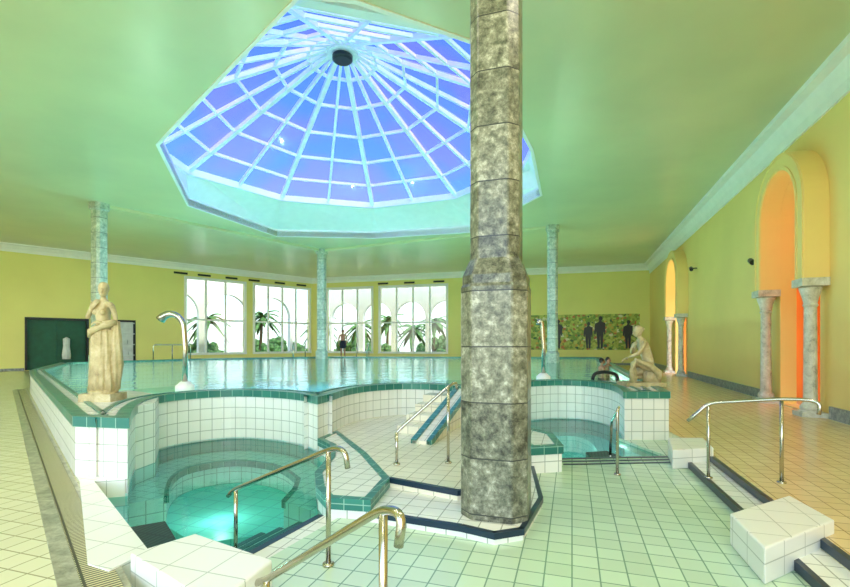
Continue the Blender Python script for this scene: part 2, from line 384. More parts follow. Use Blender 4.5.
# floor drain grates
G=Vector((-2.28,2.48)).normalized();Gn=Vector((-G.y,G.x))
g0=Vector((-2.09,3.02))-G*5;g1=Vector((-2.09,3.02))+G*17.5
def gstrip(a,b,z): return [[tuple(p) for p in (g0+Gn*a,g1+Gn*a,g1+Gn*b,g0+Gn*b)]]
mb=MB(); mb.plate(gstrip(-.08,.12,0),-.02,.008)
ov=[[((u*WN.x+v*WD.x),(u*WN.y+v*WD.y)) for u,v in f] for f in mb.uv]
mb.uv=[[((x*G.x+y*G.y),(x*Gn.x+y*Gn.y)) for x,y in f] for f in ov]
mb.build('floor_drain_grate',[M_grate])
mb=MB(); mb.plate(gstrip(-.12,-.082,0),-.02,.01); mb.plate(gstrip(.122,.24,0),-.02,.009); mb.build('floor_drain_border',[M_stone])

# ------------------------------------------------------------------ walls
class Wall:
    def __init__(s,p0,p1,inside):
        s.p0=Vector(p0);s.d=(Vector(p1)-s.p0);s.L=s.d.length;s.d.normalize()
        n=Vector((-s.d.y,s.d.x)); 
        if (Vector(inside)-s.p0).dot(n)<0: n=-n
        s.n=n
    def f(s,a,z,o):
        p=s.p0+s.d*a+s.n*o; return (p.x,p.y,z)
W_r=Wall((5.43-.3196*6,-6),BR,(0,10)); s_off=6/.9525
W_b=Wall(BL,BR,(0,10)); W_l=Wall(BL,LW2,(0,10))
def archloop(sc_,r,zc,z0,n=20):
    pts=[(sc_-r,z0)]+[(sc_-r*math.cos(math.pi*k/n),zc+r*math.sin(math.pi*k/n)) for k in range(n+1)]+[(sc_+r,z0)]
    return pts
def rect(a,b,c,d): return [(a,c),(b,c),(b,d),(a,d)]
A1=11.7+s_off; A2=24.6+s_off
arches=[(A1,1.02,1.42,4.75,3.0),(A2,1.2,1.65,4.65,3.0)]
mb=MB(); mb.plate([rect(0,W_r.L+.3,-.3,ZC+.3)]+[archloop(s,ri,zc,.02) for s,ri,ro,zc,sp in arches],-.35,0,W_r.f,flooruv=False)
mb.build('wall_right',[M_wallR])
tl=20.03
wl=[(.012*tl,.262*tl),(.30*tl,.515*tl)]
tb=W_b.L
wb=[(.054*tb,.210*tb),(.236*tb,.449*tb)]
holesL=[rect(a,b,.85,6.25) for a,b in wl]+[rect(.802*tl,.945*tl,.02,3.0),rect(.675*tl,.745*tl,.02,3.0)]
mb=MB(); mb.plate([rect(-.3,W_l.L,-.3,ZC+.3)]+holesL,-.35,0,W_l.f,flooruv=False); mb.build('wall_left',[M_wallL])
mb=MB(); mb.plate([rect(-.3,W_b.L+.3,-.3,ZC+.3)]+[rect(a,b,.85,6.2) for a,b in wb],-.35,0,W_b.f,flooruv=False); mb.build('wall_back',[M_wallL])
W_ll=Wall(LW2,LB,(0,0)); mb=MB(); mb.plate([rect(0,W_ll.L,-.3,ZC+.3)],-.35,0,W_ll.f,flooruv=False); mb.build('wall_side',[M_wallL])
k=1
for W,lst in ((W_l,wl),(W_b,wb)):
    for a,b in lst:
        e=empty('window_%d'%k); k+=1
        mb=MB(); z0,z1=.85,6.2; t=.14
        mb.box(a-.12,b+.12,z1-.02,z1+.18,-.05,.06,W.f); mb.box(a-.12,b+.12,z0-.12,z0+.04,-.05,.12,W.f)
        mb.box(a-.12,a+.06,z0,z1,-.05,.06,W.f); mb.box(b-.06,b+.12,z0,z1,-.05,.06,W.f)
        nc=3 if b-a<5 else 4
        for i in range(1,nc):
            x=a+(b-a)*i/nc; mb.box(x-t/2,x+t/2,z0,z1,-.2,-.1,W.f)
        for z in (3.3,):
            mb.box(a,b,z-.06,z+.06,-.19,-.11,W.f)
        mb.build('frame',[M_white],e)
        mb=MB(); mb.box(a+.02,b-.02,z0+.03,z1-.01,-.155,-.15,W.f); mb.build('glass',[M_glass],e)
e=empty('door_1'); a,b=.802*tl,.945*tl
mb=MB(); mb.box(a,b,.02,3.0,-.3,-.28,W_l.f); mb.box((a+b)/2-.03,(a+b)/2+.03,.02,3.0,-.28,-.25,W_l.f); mb.build('door_leaf',[M_board],e)
mb=MB(); mb.box(a-.06,b+.06,2.97,3.1,-.3,.05,W_l.f); mb.box(a-.08,a+.03,0.02,3.1,-.3,.05,W_l.f); mb.box(b-.03,b+.08,.02,3.1,-.3,.05,W_l.f); mb.build('door_frame',[M_dark],e)
# towel hanging
mb=MB(); a=.853*tl
mb.lathe([(.03,1.95),(.16,1.85),(.15,1.4),(.2,.9),(.19,.62)],(0,0,0),16,mod=lambda a_,z:1+.18*math.sin(5*a_))
q=W_l.f(a,0,-.02)
mb.v=[(x+q[0],y+q[1],z) for x,y,z in mb.v]
mb.tube([W_l.f(a,1.95,-.28),W_l.f(a,1.95,0)],.015); mb.build('hanging_robe',[M_towel],e,True)
e=empty('wall_shelf'); a,b=.675*tl,.745*tl
mb=MB(); mb.box(a,b,.02,3.0,-.16,-.12,W_l.f)
for z in (.1,.8,1.5,2.2,2.9): mb.box(a,b,z-.03,z+.03,-.12,.12,W_l.f)
for i in range(4):
    mb.box(a+.15+.3*i,a+.36+.3*i,1.53,1.8,-.08,.08,W_l.f); mb.box(a+.1+.3*i,a+.32+.3*i,.83,1.05,-.08,.08,W_l.f)
mb.build('shelf_unit',[M_towel],e)
mb=MB(); mb.box(a-.06,b+.06,2.97,3.1,-.3,.05,W_l.f); mb.box(a-.08,a+.03,0.02,3.1,-.3,.05,W_l.f); mb.box(b-.03,b+.08,.02,3.1,-.3,.05,W_l.f); mb.build('shelf_frame',[M_dark],e)
def cornice(name,W,a,b,k=1,kp=1):
    mb=MB()
    prof=[(0,-.42),(.06,-.42),(.08,-.26),(.18,-.18),(.26,-.08),(.5,-.07),(.52,0),(0,0)]
    prof=[(o*kp,ZC+z*k) for o,z in prof]
    P0=[W.f(a,z,o) for o,z in prof];P1=[W.f(b,z,o) for o,z in prof]
    for i in range(len(prof)):
        j=(i+1)%len(prof); mb.face([P0[i],P0[j],P1[j],P1[i]])
    mb.face(P0);mb.face(P1[::-1]); mb.build(name,[M_trimw])
cornice('trim_1',W_r,0,W_r.L,1.55,.85); cornice('trim_2',W_b,0,W_b.L); cornice('trim_3',W_l,0,W_l.L)
def bb(name,W,segs,h=.26):
    mb=MB()
    for a,b in segs: mb.box(a,b,0,h,0,.05,W.f)
    mb.build(name,[M_base])
bb('baseboard_right',W_r,[(0,A1-1.5),(A1+1.5,A2-1.75),(A2+1.75,W_r.L)])
bb('baseboard_back',W_b,[(0,W_b.L)],.15); bb('baseboard_left',W_l,[(0,.67*tl),(.75*tl,.795*tl),(.95*tl,W_l.L)],.15)

kk=0
for s,ri,ro,zc,sp in arches:
    e=empty('arched_portal'+('' if kk==0 else '.001')); kk+=1
    outer=archloop(s,ro,zc,sp,28); inn=archloop(s,ri,zc,sp,28)
    mb=MB(); mb.plate([outer+inn[::-1]],0.0,.46,W_r.f,flooruv=False); mb.build('arch_band',[M_wallR],e,bevel=.01)
    mb=MB()
    def ring(r0,r1,o0,o1):
        a=archloop(s,r1,zc,sp,28);b=archloop(s,r0,zc,sp,28); mb.plate([a+b[::-1]],o0,o1,W_r.f,flooruv=False)
    ring(ri+.03,ri+.10,.46,.48); ring(ro-.1,ro-.03,.46,.48); mb.build('arch_moulding',[M_wallR],e)
    for sx in (-1,1):
        xs=s+sx*(ri+ro)/2; q=W_r.f(xs,0,.26); mb=MB()
        prof=[(.22,0),(.22,.12),(.17,.13),(.19,.19),(.17,.25),(.13,.3),(.125,.5),(.115,sp-.62),(.14,sp-.58),(.12,sp-.53),(.15,sp-.4),(.21,sp-.2),(.17,sp-.17)]
        mb.lathe(prof,(q[0],q[1],0),20)
        mb.box(xs-.24,xs+.24,0,.1,.02,.5,W_r.f); mb.box(xs-.25,xs+.25,sp-.17,sp,.01,.51,W_r.f)
        mb.build('portal_column_%d'%(1 if sx<0 else 2),[M_capm],e)
C=empty('arcade_corridor')
mb=MB()
mb.box(13,34,-.3,.0,-4.2,-.35,W_r.f); mb.build('corridor_floor',[M_floorR],C)
mb=MB(); mb.plate([rect(13,34,-.1,6.6),archloop(A1+3.1,.7,3.6,1.9),archloop(A2+3.4,.9,3.6,1.9)],-4.2,-4.0,W_r.f,flooruv=False)
mb.box(13,13.2,0,6.6,-4.2,-.35,W_r.f);mb.box(33.8,34,0,6.6,-4.2,-.35,W_r.f)
mb.box(A1+1.9,A1+2.5,0,6.5,-1.6,-.9,W_r.f)
mb.build('corridor_wall',[M_orange],C)
mb=MB(); mb.box(13,34,6.5,6.6,-4.2,-.35,W_r.f); mb.build('corridor_ceiling',[M_orange],C)
for s in (A1+.5,A2):
    l=bpy.data.lights.new('corridor_lamp','POINT'); l.energy=130; l.color=(1,.85,.62); l.shadow_soft_size=.2
    o=bpy.data.objects.new('corridor_lamp',l); sc.collection.objects.link(o); o.location=W_r.f(s,5.4,-2.2); o.parent=C

# ------------------------------------------------------------------ ceiling, curb, dome
cx,cy=-2.8,15.6; RZ=8.3; RR=6.9; AZ=11.75
opening=[(-7.5,13.0),(-9.6,18.7),(-7.75,24.1),(-2.7,24.5),(2.3,23.2),(4.35,17.4),(3.05,13.35),(.94,8.64),(-1.15,7.58),(-2.02,7.45)]
mb=MB(); mb.plate([[(RB[0]+.3,RB[1]),(BR[0]+.3,BR[1]+.3),(BL[0],BL[1]+.4),(LW2[0]-.3,LW2[1]+.3),(LB[0]-.3,LB[1])],opening],ZC,ZC+.25); mb.build('ceiling',[M_ceil])
ND=10
ringv=[(cx+RR*math.sin(math.radians(2+36*i)),cy+RR*math.cos(math.radians(2+36*i))) for i in range(ND)]
def rad(poly,a):
    d=Vector((math.cos(a),math.sin(a)));best=0
    for i in range(len(poly)):
        p=Vector(poly[i])-Vector((cx,cy));q=Vector(poly[(i+1)%len(poly)])-Vector((cx,cy));e=q-p
        den=d.x*e.y-d.y*e.x
        if abs(den)<1e-9: continue
        t=(p.x*e.y-p.y*e.x)/den; u=(p.x*d.y-p.y*d.x)/den
        if t>0 and -1e-6<=u<=1+1e-6: best=max(best,t)
    return best
angs=sorted({round(math.atan2(p[1]-cy,p[0]-cx),6) for p in opening+ringv})
D=empty('skylight_dome')
mb=MB()
for i in range(len(angs)):
    a=angs[i];b=angs[(i+1)%len(angs)]
    def P(a,poly,z,e=0): 
        r=rad(poly,a)+e; return (cx+r*math.cos(a),cy+r*math.sin(a),z)
    mb.face([P(a,opening,ZC-.02),P(b,opening,ZC-.02),P(b,opening,ZC+.35),P(a,opening,ZC+.35)])
    mb.face([P(a,opening,ZC+.35),P(b,opening,ZC+.35),P(b,ringv,RZ,.05),P(a,ringv,RZ,.05)])
    mb.face([P(a,opening,ZC-.02),P(b,opening,ZC-.02),P(b,opening,ZC-.02,.1),P(a,opening,ZC-.02,.1)])
    mb.face([P(a,opening,ZC-.02,.1),P(b,opening,ZC-.02,.1),P(b,opening,ZC+.02,.1),P(a,opening,ZC+.02,.1)])
mb.build('skylight_curb',[M_white],D,recalc=False)
apex=Vector((cx,cy,AZ)); mb=MB()
for i in range(ND):
    v=Vector(ringv[i]+(RZ,));w=Vector(ringv[(i+1)%ND]+(RZ,)); m_=(v+w)/2
    mb.beam(v,apex,.17,.16); mb.beam(m_,apex,.10,.12); mb.beam(v,w,.24,.26)
    for fr in (.17,.34,.51,.68,.83):
        mb.beam(v.lerp(apex,fr),w.lerp(apex,fr),.08,.1)
mb.lathe([(.5,-.35),(.55,-.2),(.5,.05),(.3,.2)],(cx,cy,AZ-.05),20)
mb.build('dome_frame',[M_white],D)
mb=MB(); mb.lathe([(.28,-.55),(.34,-.5),(.34,-.38)],(cx,cy,AZ-.05),20); mb.build('dome_hub_vent',[M_dark],D)
mb=MB()
for i in range(ND):
    v=Vector(ringv[i]+(RZ,));w=Vector(ringv[(i+1)%ND]+(RZ,)); z=Vector((0,0,.07))
    mb.face([v+z,w+z,apex+z])
mb.build('dome_panes',[M_dome],D)
# shallow ceiling beams on the far sides of the skylight
mb=MB(); cc=[Vector(p) for p in ((.705,4.53),(-13.1,18.5),(-6.2,27.6),(6.1,22.0))]
for i in (1,2):
    a,b=cc[i],cc[(i+1)%4]; t=(b-a).normalized(); o_=Vector((t.y,-t.x))
    if (a+o_-Vector((cx,cy))).length<(a-o_-Vector((cx,cy))).length: o_=-o_
    a=a+o_*.1; b=b+o_*.1
    mb.beam((a.x,a.y,ZC-.06),(b.x,b.y,ZC-.06),.42,.13)
mb.build('ceiling_beams',[M_ceil])

# ------------------------------------------------------------------ columns
def octcol(name,c,prof,m,angs_=None):
    angs_=angs_ or [22.5+45*i for i in range(8)]
    mb=MB(); mb.lathe(prof,(c[0],c[1],0),8)
    o=mb.build(name,[m])
    for v in o.data.vertices:
        x,y=v.co.x-c[0],v.co.y-c[1]; r=math.hypot(x,y)
        if r<1e-6: continue
        k=int(round(math.degrees(math.atan2(y,x))/45))%8
        an=math.radians(angs_[k]-17.7); v.co.x=c[0]+r*math.cos(an);v.co.y=c[1]+r*math.sin(an)
    bv=o.modifiers.new('b','BEVEL'); bv.width=.012; bv.limit_method='ANGLE'
    return o
SQ=[-31,31,59,121,149,211,239,301]
octcol('marble_column',(.705,4.53),[(.37,-.06),(.37,2.13),(.355,2.16),(.355,2.24),(.29,2.38),(.277,2.4),(.277,ZC+.02)],M_col,SQ)
for nm,c in (('marble_column.001',(-13.1,18.5)),('marble_column.002',(-6.2,27.6)),('marble_column.003',(6.1,22.0))):
    octcol(nm,c,[(.36,-.7),(.36,1.1),(.28,1.2),(.28,ZC-.3),(.36,ZC-.25),(.36,ZC+.02)],M_colf,SQ)

# ------------------------------------------------------------------ handrails
def rail(name,mainpts,posts,r=.021):
    e=empty(name); mb=MB(); mb.tube(mainpts,r,12,fillet=.12); mb.build('rail',[M_steel],e,True)
    for i,(a,b) in enumerate(posts):
        mb=MB(); mb.tube([a,b],r*.95,12); mb.tube([a,(a[0],a[1],a[2]+.02)],r*2.2,14); mb.build('post_%d'%i,[M_steel],e,True)
rail('handrail',[(3.30,5.78,.62),(3.38,5.72,.72),(3.5,5.68,.86),(4.1,5.2,.97),(4.3,5.0,.97),(4.28,5.0,.82)],[((3.5,5.68,-.07),(3.5,5.68,.86)),((4.07,5.25,.0),(4.07,5.25,.96))])
rail('handrail.001',[(-1.98,4.62,.06),(-1.92,4.6,.13),(-.72,3.59,.78),(-.6,3.45,.80),(-.58,3.45,.66)],[((-.76,3.62,-.15),(-.76,3.62,.755)),((-1.88,4.57,-.5),(-1.88,4.57,.15))])
rail('handrail.002',[(-1.35,3.2,-.1),(-1.03,2.93,.08),(-.2,2.2,.81),(-.1,2.08,.83),(-.12,2.08,.68)],[((-.2,2.2,-.15),(-.2,2.2,.80)),((-1.0,2.9,-.15),(-1.0,2.9,.1))],.023)
rail('handrail.003',[(-.37,5.9,.36),(-.37,5.87,.46),(.28,5.94,1.02),(.4,5.98,1.1),(.42,6.05,1.0)],[((-.36,5.86,.05),(-.36,5.86,.46)),((.3,5.94,.05),(.3,5.94,1.03))],.02)
rail('handrail.004',[(2.9,7.2,-.15),(2.9,7.15,.38),(2.62,6.2,.74),(2.55,6.1,.72),(2.55,6.1,-.13)],[((2.55,6.1,-.15),(2.55,6.1,.4)),((2.9,7.2,-.5),(2.9,7.2,0))],.02)
rail('handrail.005',[(-14.3,24.2,.7),(-14.3,24.2,1.5),(-12.9,25.3,1.5),(-12.9,25.3,.7)],[((-13.6,24.75,.6),(-13.6,24.75,1.5))],.03)
rail('handrail.006',[(-8.3,28.9,.7),(-8.3,28.9,1.6),(-8.0,28.0,1.6),(-7.9,27.6,.7)],[((-7.6,29.2,.7),(-7.6,29.2,1.6))],.03)
rail('handrail.007',[(-3.6,29.5,.7),(-3.6,29.5,1.6),(-3.6,28.6,1.5),(-3.6,28.5,.5)],[((-4.4,29.6,.7),(-4.4,29.6,1.6))],.03)
def spout(name,base,h,reach,wide):
    e=empty(name,base); mb=MB()
    mb.lathe([(.17,0),(.17,.12),(.12,.16),(.08,.2)],(0,0,0),20); mb.build('spout_base',[M_white],e,True)
    pts=[(0,0,.18),(0.01,0,h*.55)]+[(-.02-reach*(1-math.cos(a))*.5,0,h-.28+.28*math.sin(a)) for a in [math.pi*k/10 for k in range(9)]]
    n=len(pts); mb=MB(); mb.tube(pts,[.05+wide*max(0,(i-3)/(n-4))**2 for i in range(n)],12); mb.build('spout_pipe',[M_steel],e,True)
spout('water_spout',(-4.62,8.85,.66),1.5,.5,.04)
spout('water_spout.001',(2.92,11.35,.66),1.5,.12,0)
e=empty('water_nozzle',(4.1,10.6,.7)); mb=MB(); mb.tube([(.35,0,.0),(.32,0,.18),(.05,0,.24),(-.2,0,.2),(-.24,0,.05)],.04,12,fillet=.1); mb.build('nozzle_pipe',[M_dark],e,True)
# ------------------------------------------------------------------ figures
def skin(name,J,E,root,m,parent,sub=2):
    names=list(J); idx={n:i for i,n in enumerate(names)}
    me=bpy.data.meshes.new(name); me.from_pydata([J[n][0] for n in names],[(idx[a],idx[b]) for a,b in E],[])
    o=bpy.data.objects.new(name,me); sc.collection.objects.link(o); o.parent=parent
    me.materials.append(m)
    md=o.modifiers.new('skin','SKIN'); md.use_smooth_shade=True
    for n in names:
        r=J[n][1]; r=r if isinstance(r,tuple) else (r,r)
        me.skin_vertices[0].data[idx[n]].radius=r
        me.skin_vertices[0].data[idx[n]].use_root=(n==root)
    s=o.modifiers.new('sub','SUBSURF'); s.levels=sub; s.render_levels=sub
    return o
def head(parent,c,yaw,pitch,ms,mh,bun=True,k=1.0):
    R=Matrix.Rotation(yaw,3,'Z')@Matrix.Rotation(pitch,3,'X')
    T=lambda p:Vector(c)+R@(Vector(p)*k)
    mb=MB()
    mb.ball(c,(.072*k,.088*k,.108*k),0,20,R); mb.ball(T((0,-.03,-.055)),(.05*k,.055*k,.055*k),0,14,R)
    mb.tube([T((0,-.082,.03)),T((0,-.108,-.02)),T((0,-.085,-.03))],[.009*k,.016*k,.012*k],8)
    for sx in (-1,1):
        mb.ball(T((sx*.03,-.074,.015)),(.014*k,.01*k,.009*k),0,8,R); mb.ball(T((sx*.073,0,0)),(.01*k,.02*k,.03*k),0,8,R)
        mb.ball(T((sx*.03,-.077,.036)),(.02*k,.008*k,.005*k),0,8,R)
    mb.ball(T((0,-.083,-.055)),(.024*k,.01*k,.007*k),0,8,R); mb.ball(T((0,-.083,-.066)),(.019*k,.01*k,.006*k),0,8,R)
    mb.build('head',[ms],parent,True)
    mb=MB(); mb.ball(T((0,.022,.03)),(.084*k,.09*k,.1*k),0,18,R)
    if bun: mb.ball(T((0,.11,.02)),(.045*k,.045*k,.045*k),0,12,R)
    mb.build('hair',[mh],parent,True)
def hand(parent,p,d,up,m,k=1.0,nm='hand'):
    d=Vector(d).normalized();u=Vector(up);u=(u-d*u.dot(d)).normalized();s=d.cross(u)
    p=Vector(p);R=Matrix((s,d,u)).transposed()
    mb=MB(); mb.ball(p+d*.045*k,(.04*k,.055*k,.018*k),0,12,R)
    for i,(x,l) in enumerate(((-.03,.07),(-.01,.08),(.01,.076),(.03,.06))):
        a=p+s*x*k+d*.085*k; b=a+d*l*.5*k-u*.006*k; c_=b+d*l*.35*k-u*.025*k; e_=c_+d*l*.1*k-u*.02*k
        mb.tube([a-d*.02*k,a,b,c_,e_],[.009*k,.009*k,.0085*k,.008*k,.006*k],8)
    a=p-s*.035*k+d*.03*k; mb.tube([a,a-s*.025*k+d*.025*k-u*.01*k,a-s*.03*k+d*.055*k-u*.02*k],[.012*k,.01*k,.008*k],8)
    mb.build(nm,[m],parent,True)
ST=empty('marble_statue',(-5.0,7.15,.7)); ST.scale=(.9,.9,1)
mb=MB(); mb.plate([[(-.27,-.22),(.27,-.22),(.27,.22),(-.27,.22)]],0,.12); mb.lathe([(.22,.12),(.22,.16),(.19,.18)],(0,0,0),24); mb.build('plinth',[M_stat],ST)
z=.16
J={'pel':((0,0,z+.88),(.155,.12)),'waist':((.01,0,z+1.02),(.115,.09)),'chest':((-.01,0,z+1.2),(.145,.105)),'sh':((-.01,.01,z+1.33),(.11,.08)),'neck':((0,0,z+1.42),.045),'hd':((.01,-.01,z+1.5),.045),
'shL':((.15,.0,z+1.33),.052),'elL':((.21,.02,z+1.08),.04),'wrL':((.08,-.14,z+1.05),.028),
'shR':((-.17,.0,z+1.33),.052),'elR':((-.22,-.08,z+1.12),.04),'wrR':((-.09,-.16,z+1.27),.028),
'hpL':((.085,0,z+.82),.095),'knL':((.1,-.06,z+.45),.065),'anL':((.1,.02,z+.06),.04),'toL':((.12,-.12,z+.03),.035),
'hpR':((-.085,0,z+.82),.1),'knR':((-.09,-.02,z+.45),.068),'anR':((-.09,.02,z+.06),.04),'toR':((-.1,-.12,z+.03),.035)}
E=[('pel','waist'),('waist','chest'),('chest','sh'),('sh','neck'),('neck','hd'),('sh','shL'),('shL','elL'),('elL','wrL'),('sh','shR'),('shR','elR'),('elR','wrR'),('pel','hpL'),('hpL','knL'),('knL','anL'),('anL','toL'),('pel','hpR'),('hpR','knR'),('knR','anR'),('anR','toR')]
skin('body',J,E,'pel',M_stat,ST)
head(ST,(.015,-.02,z+1.56),.35,.1,M_stat,M_stat)
hand(ST,(.08,-.14,z+1.05),(-1,-.3,.1),(0,-.6,1),M_stat,1,'hand_left'); hand(ST,(-.09,-.16,z+1.27),(.5,.1,.8),(0,-1,0),M_stat,1,'hand_right')
mb=MB(); mb.lathe([(.24,z-.0),(.225,z+.2),(.2,z+.5),(.205,z+.72),(.19,z+.88),(.17,z+.94),(.12,z+.95)],(0,0,0),72,mod=lambda a,zz:(1+.07*math.sin(11*a+zz*3)+.04*math.sin(23*a-2*zz))*(1-.22*abs(math.sin(a))))
mb.lathe([(.06,z+.02),(.1,z+.4),(.075,z+.8),(.05,z+1.08)],(.2,.03,0),36,mod=lambda a,zz:1+.2*math.sin(6*a+zz*4))
mb.tube([(.2,.02,z+1.06),(.06,-.14,z+1.0),(-.1,-.17,z+.92),(-.19,-.05,z+.86),(-.12,.14,z+.9)],[.06,.055,.05,.05,.05],12)
for sx in (-1,1): mb.ball((sx*.062-.01,-.1,z+1.22),(.05,.045,.05),0,12)
mb.build('drapery',[M_stat],ST,True)
CR=empty('marble_statue.001',(4.55,9.65,.705))
mb=MB(); mb.plate([[(-.42,-.26),(.38,-.26),(.38,.26),(-.42,.26)]],0,.08); mb.build('plinth',[M_stat],CR)
z=.08
J={'pel':((.16,0,z+.34),(.14,.15)),'waist':((.12,0,z+.52),(.1,.12)),'chest':((.04,0,z+.7),(.11,.13)),'sh':((0,0,z+.83),(.085,.11)),'neck':((-.04,0,z+.92),.046),'hd':((-.07,0,z+1.0),.045),
'shL':((0,-.16,z+.82),.05),'elL':((-.16,-.2,z+.6),.04),'wrL':((-.33,-.12,z+.52),.028),
'shR':((0,.16,z+.82),.05),'elR':((-.12,.2,z+.6),.04),'wrR':((-.2,.03,z+.72),.028),
'hpL':((.12,-.1,z+.3),.1),'knL':((-.26,-.13,z+.42),.065),'anL':((-.18,-.13,z+.06),.04),'toL':((-.33,-.13,z+.035),.035),
'hpR':((.12,.1,z+.28),.1),'knR':((-.2,.14,z+.1),.07),'anR':((.2,.14,z+.1),.045),'toR':((.3,.14,z+.05),.035)}
skin('body',J,E,'pel',M_stat,CR)
head(CR,(-.09,0,z+1.05),-math.pi/2,.3,M_stat,M_stat)
hand(CR,(-.33,-.12,z+.52),(-1,.1,-.4),(0,0,1),M_stat,1,'hand_left'); hand(CR,(-.2,.03,z+.72),(.2,-.6,.7),(-1,0,0),M_stat,1,'hand_right')
mb=MB(); mb.tube([(.3,-.1,z+.02),(.26,-.19,z+.2),(.05,-.23,z+.36),(-.22,-.2,z+.46),(-.3,-.2,z+.25),(-.26,-.2,z+.0)],[.05,.07,.06,.05,.05,.06],12)
mb.lathe([(.16,z),(.15,z+.15),(.12,z+.26)],(.2,0,0),30,mod=lambda a,zz:1+.1*math.sin(9*a))
mb.build('drapery',[M_stat],CR,True)
def person(name,loc,yaw):
    e=empty(name,loc); e.rotation_euler=(0,0,yaw)
    J={'pel':((0,0,.93),(.15,.11)),'waist':((0,0,1.08),(.13,.09)),'chest':((0,0,1.27),(.165,.11)),'sh':((0,0,1.42),(.12,.08)),'neck':((0,0,1.5),.052),'hd':((0,-.01,1.58),.05),
    'shL':((.19,0,1.41),.055),'elL':((.27,.02,1.13),.042),'wrL':((.22,-.1,.92),.03),'shR':((-.19,0,1.41),.055),'elR':((-.28,.03,1.14),.042),'wrR':((-.27,-.04,.88),.03),
    'hpL':((.09,0,.88),.09),'knL':((.11,-.02,.5),.06),'anL':((.12,.02,.08),.04),'toL':((.13,-.14,.035),.035),'hpR':((-.09,0,.88),.09),'knR':((-.11,-.02,.5),.06),'anR':((-.12,.02,.08),.04),'toR':((-.13,-.14,.035),.035)}
    skin('body',J,E,'pel',M_skin,e)
    head(e,(0,-.015,1.64),0,0,M_skin,M_hair,False)
    hand(e,(.22,-.1,.92),(-.1,-.3,-1),(1,0,0),M_skin,1,'hand_left'); hand(e,(-.27,-.04,.88),(0,-.1,-1),(-1,0,0),M_skin,1,'hand_right')
    mb=MB(); mb.lathe([(.19,.82),(.185,.95),(.165,1.05)],(0,0,0),24,mod=lambda a,z:1-.25*abs(math.sin(a)))
    for sx in (-1,1): mb.lathe([(.115,.55),(.125,.75),(.12,.92)],(sx*.095,0,0),16)
    mb.build('shorts',[M_cloth],e,True)
    return e
person('person_standing',(-5.35,30.0,.7),.3)
person('person_swimming',(7.0,17.6,-.7),.6)
person('person_swimming.001',(6.3,16.4,-.7),1.6)

# ------------------------------------------------------------------ mosaic mural
MU=empty('mosaic_mural')
a0_,a1_=.69*tb,.975*tb
mb=MB(); mb.box(a0_,a1_,1.1,3.7,.0,.05,W_b.f)
m,nt,b=mat('mosaic'); uv=N(nt,'ShaderNodeUVMap'); vo=N(nt,'ShaderNodeTexVoronoi'); vo.inputs['Scale'].default_value=6
nt.links.new(uv.outputs[0],vo.inputs['Vector']); sp=N(nt,'ShaderNodeSeparateColor'); nt.links.new(vo.outputs['Color'],sp.inputs[0])
r=N(nt,'ShaderNodeValToRGB'); r.color_ramp.interpolation='CONSTANT'; cr=r.color_ramp.elements
cr[0].color=S((140,156,60));cr[1].position=.2;cr[1].color=S((196,204,100))
for ps,cc_ in ((.4,(116,150,60)),(.6,(180,186,84)),(.8,(190,110,60)),(.85,(210,170,70)),(.9,(60,96,60)),(.95,(226,222,180))):
    x=cr.new(ps); x.color=S(cc_)
nt.links.new(sp.outputs[0],r.inputs[0]); nt.links.new(r.outputs[0],b.inputs['Base Color'])
mb.build('mosaic_panel',[m],MU)
def figplate(mb,cx_,zb,h):
    k=h/1.8
    body=[(-.1,0),(.0,0),(.02,.8),(.06,0),(.16,0),(.2,.85),(.24,1.0),(.22,.8),(.3,.82),(.3,1.45),(.1,1.55),(.1,1.6),(.17,1.7),(.12,1.83),(.0,1.85),(-.06,1.72),(-.02,1.6),(-.05,1.52),(-.25,1.42),(-.3,.85),(-.2,.8),(-.2,1.0),(-.17,.85)]
    mb.plate([[(cx_+x*k,zb+y*k) for x,y in body]],.05,.08,W_b.f,flooruv=False)
mb=MB()
for px,hh in ((.765,2.1),(.845,1.9),(.875,2.3),(.945,2.0)): figplate(mb,px*tb,1.2,hh)
mb.build('mosaic_figures',[M_dark],MU)
mb=MB()
for W,lst in ((W_l,(.6,2.6,4.8,6.6,8.6,10.2)),(W_b,(6.2,8.5,11,13.5))):
    for a in lst: mb.box(a,a+.9,6.48,6.62,0,.04,W.f)
mb.build('air_vents',[M_dark])
for i,(s,z_) in enumerate(((A1+2.35,4.0),(A2-3.3,4.9))):
    e=empty('security_camera'+('' if i==0 else '.001')); mb=MB()
    mb.tube([W_r.f(s,z_,0.001),W_r.f(s,z_,.18)],.025,8); mb.tube([W_r.f(s-.18,z_-.08,.26),W_r.f(s+.2,z_+.04,.2)],.075,12); mb.build('camera_body',[M_dark],e)

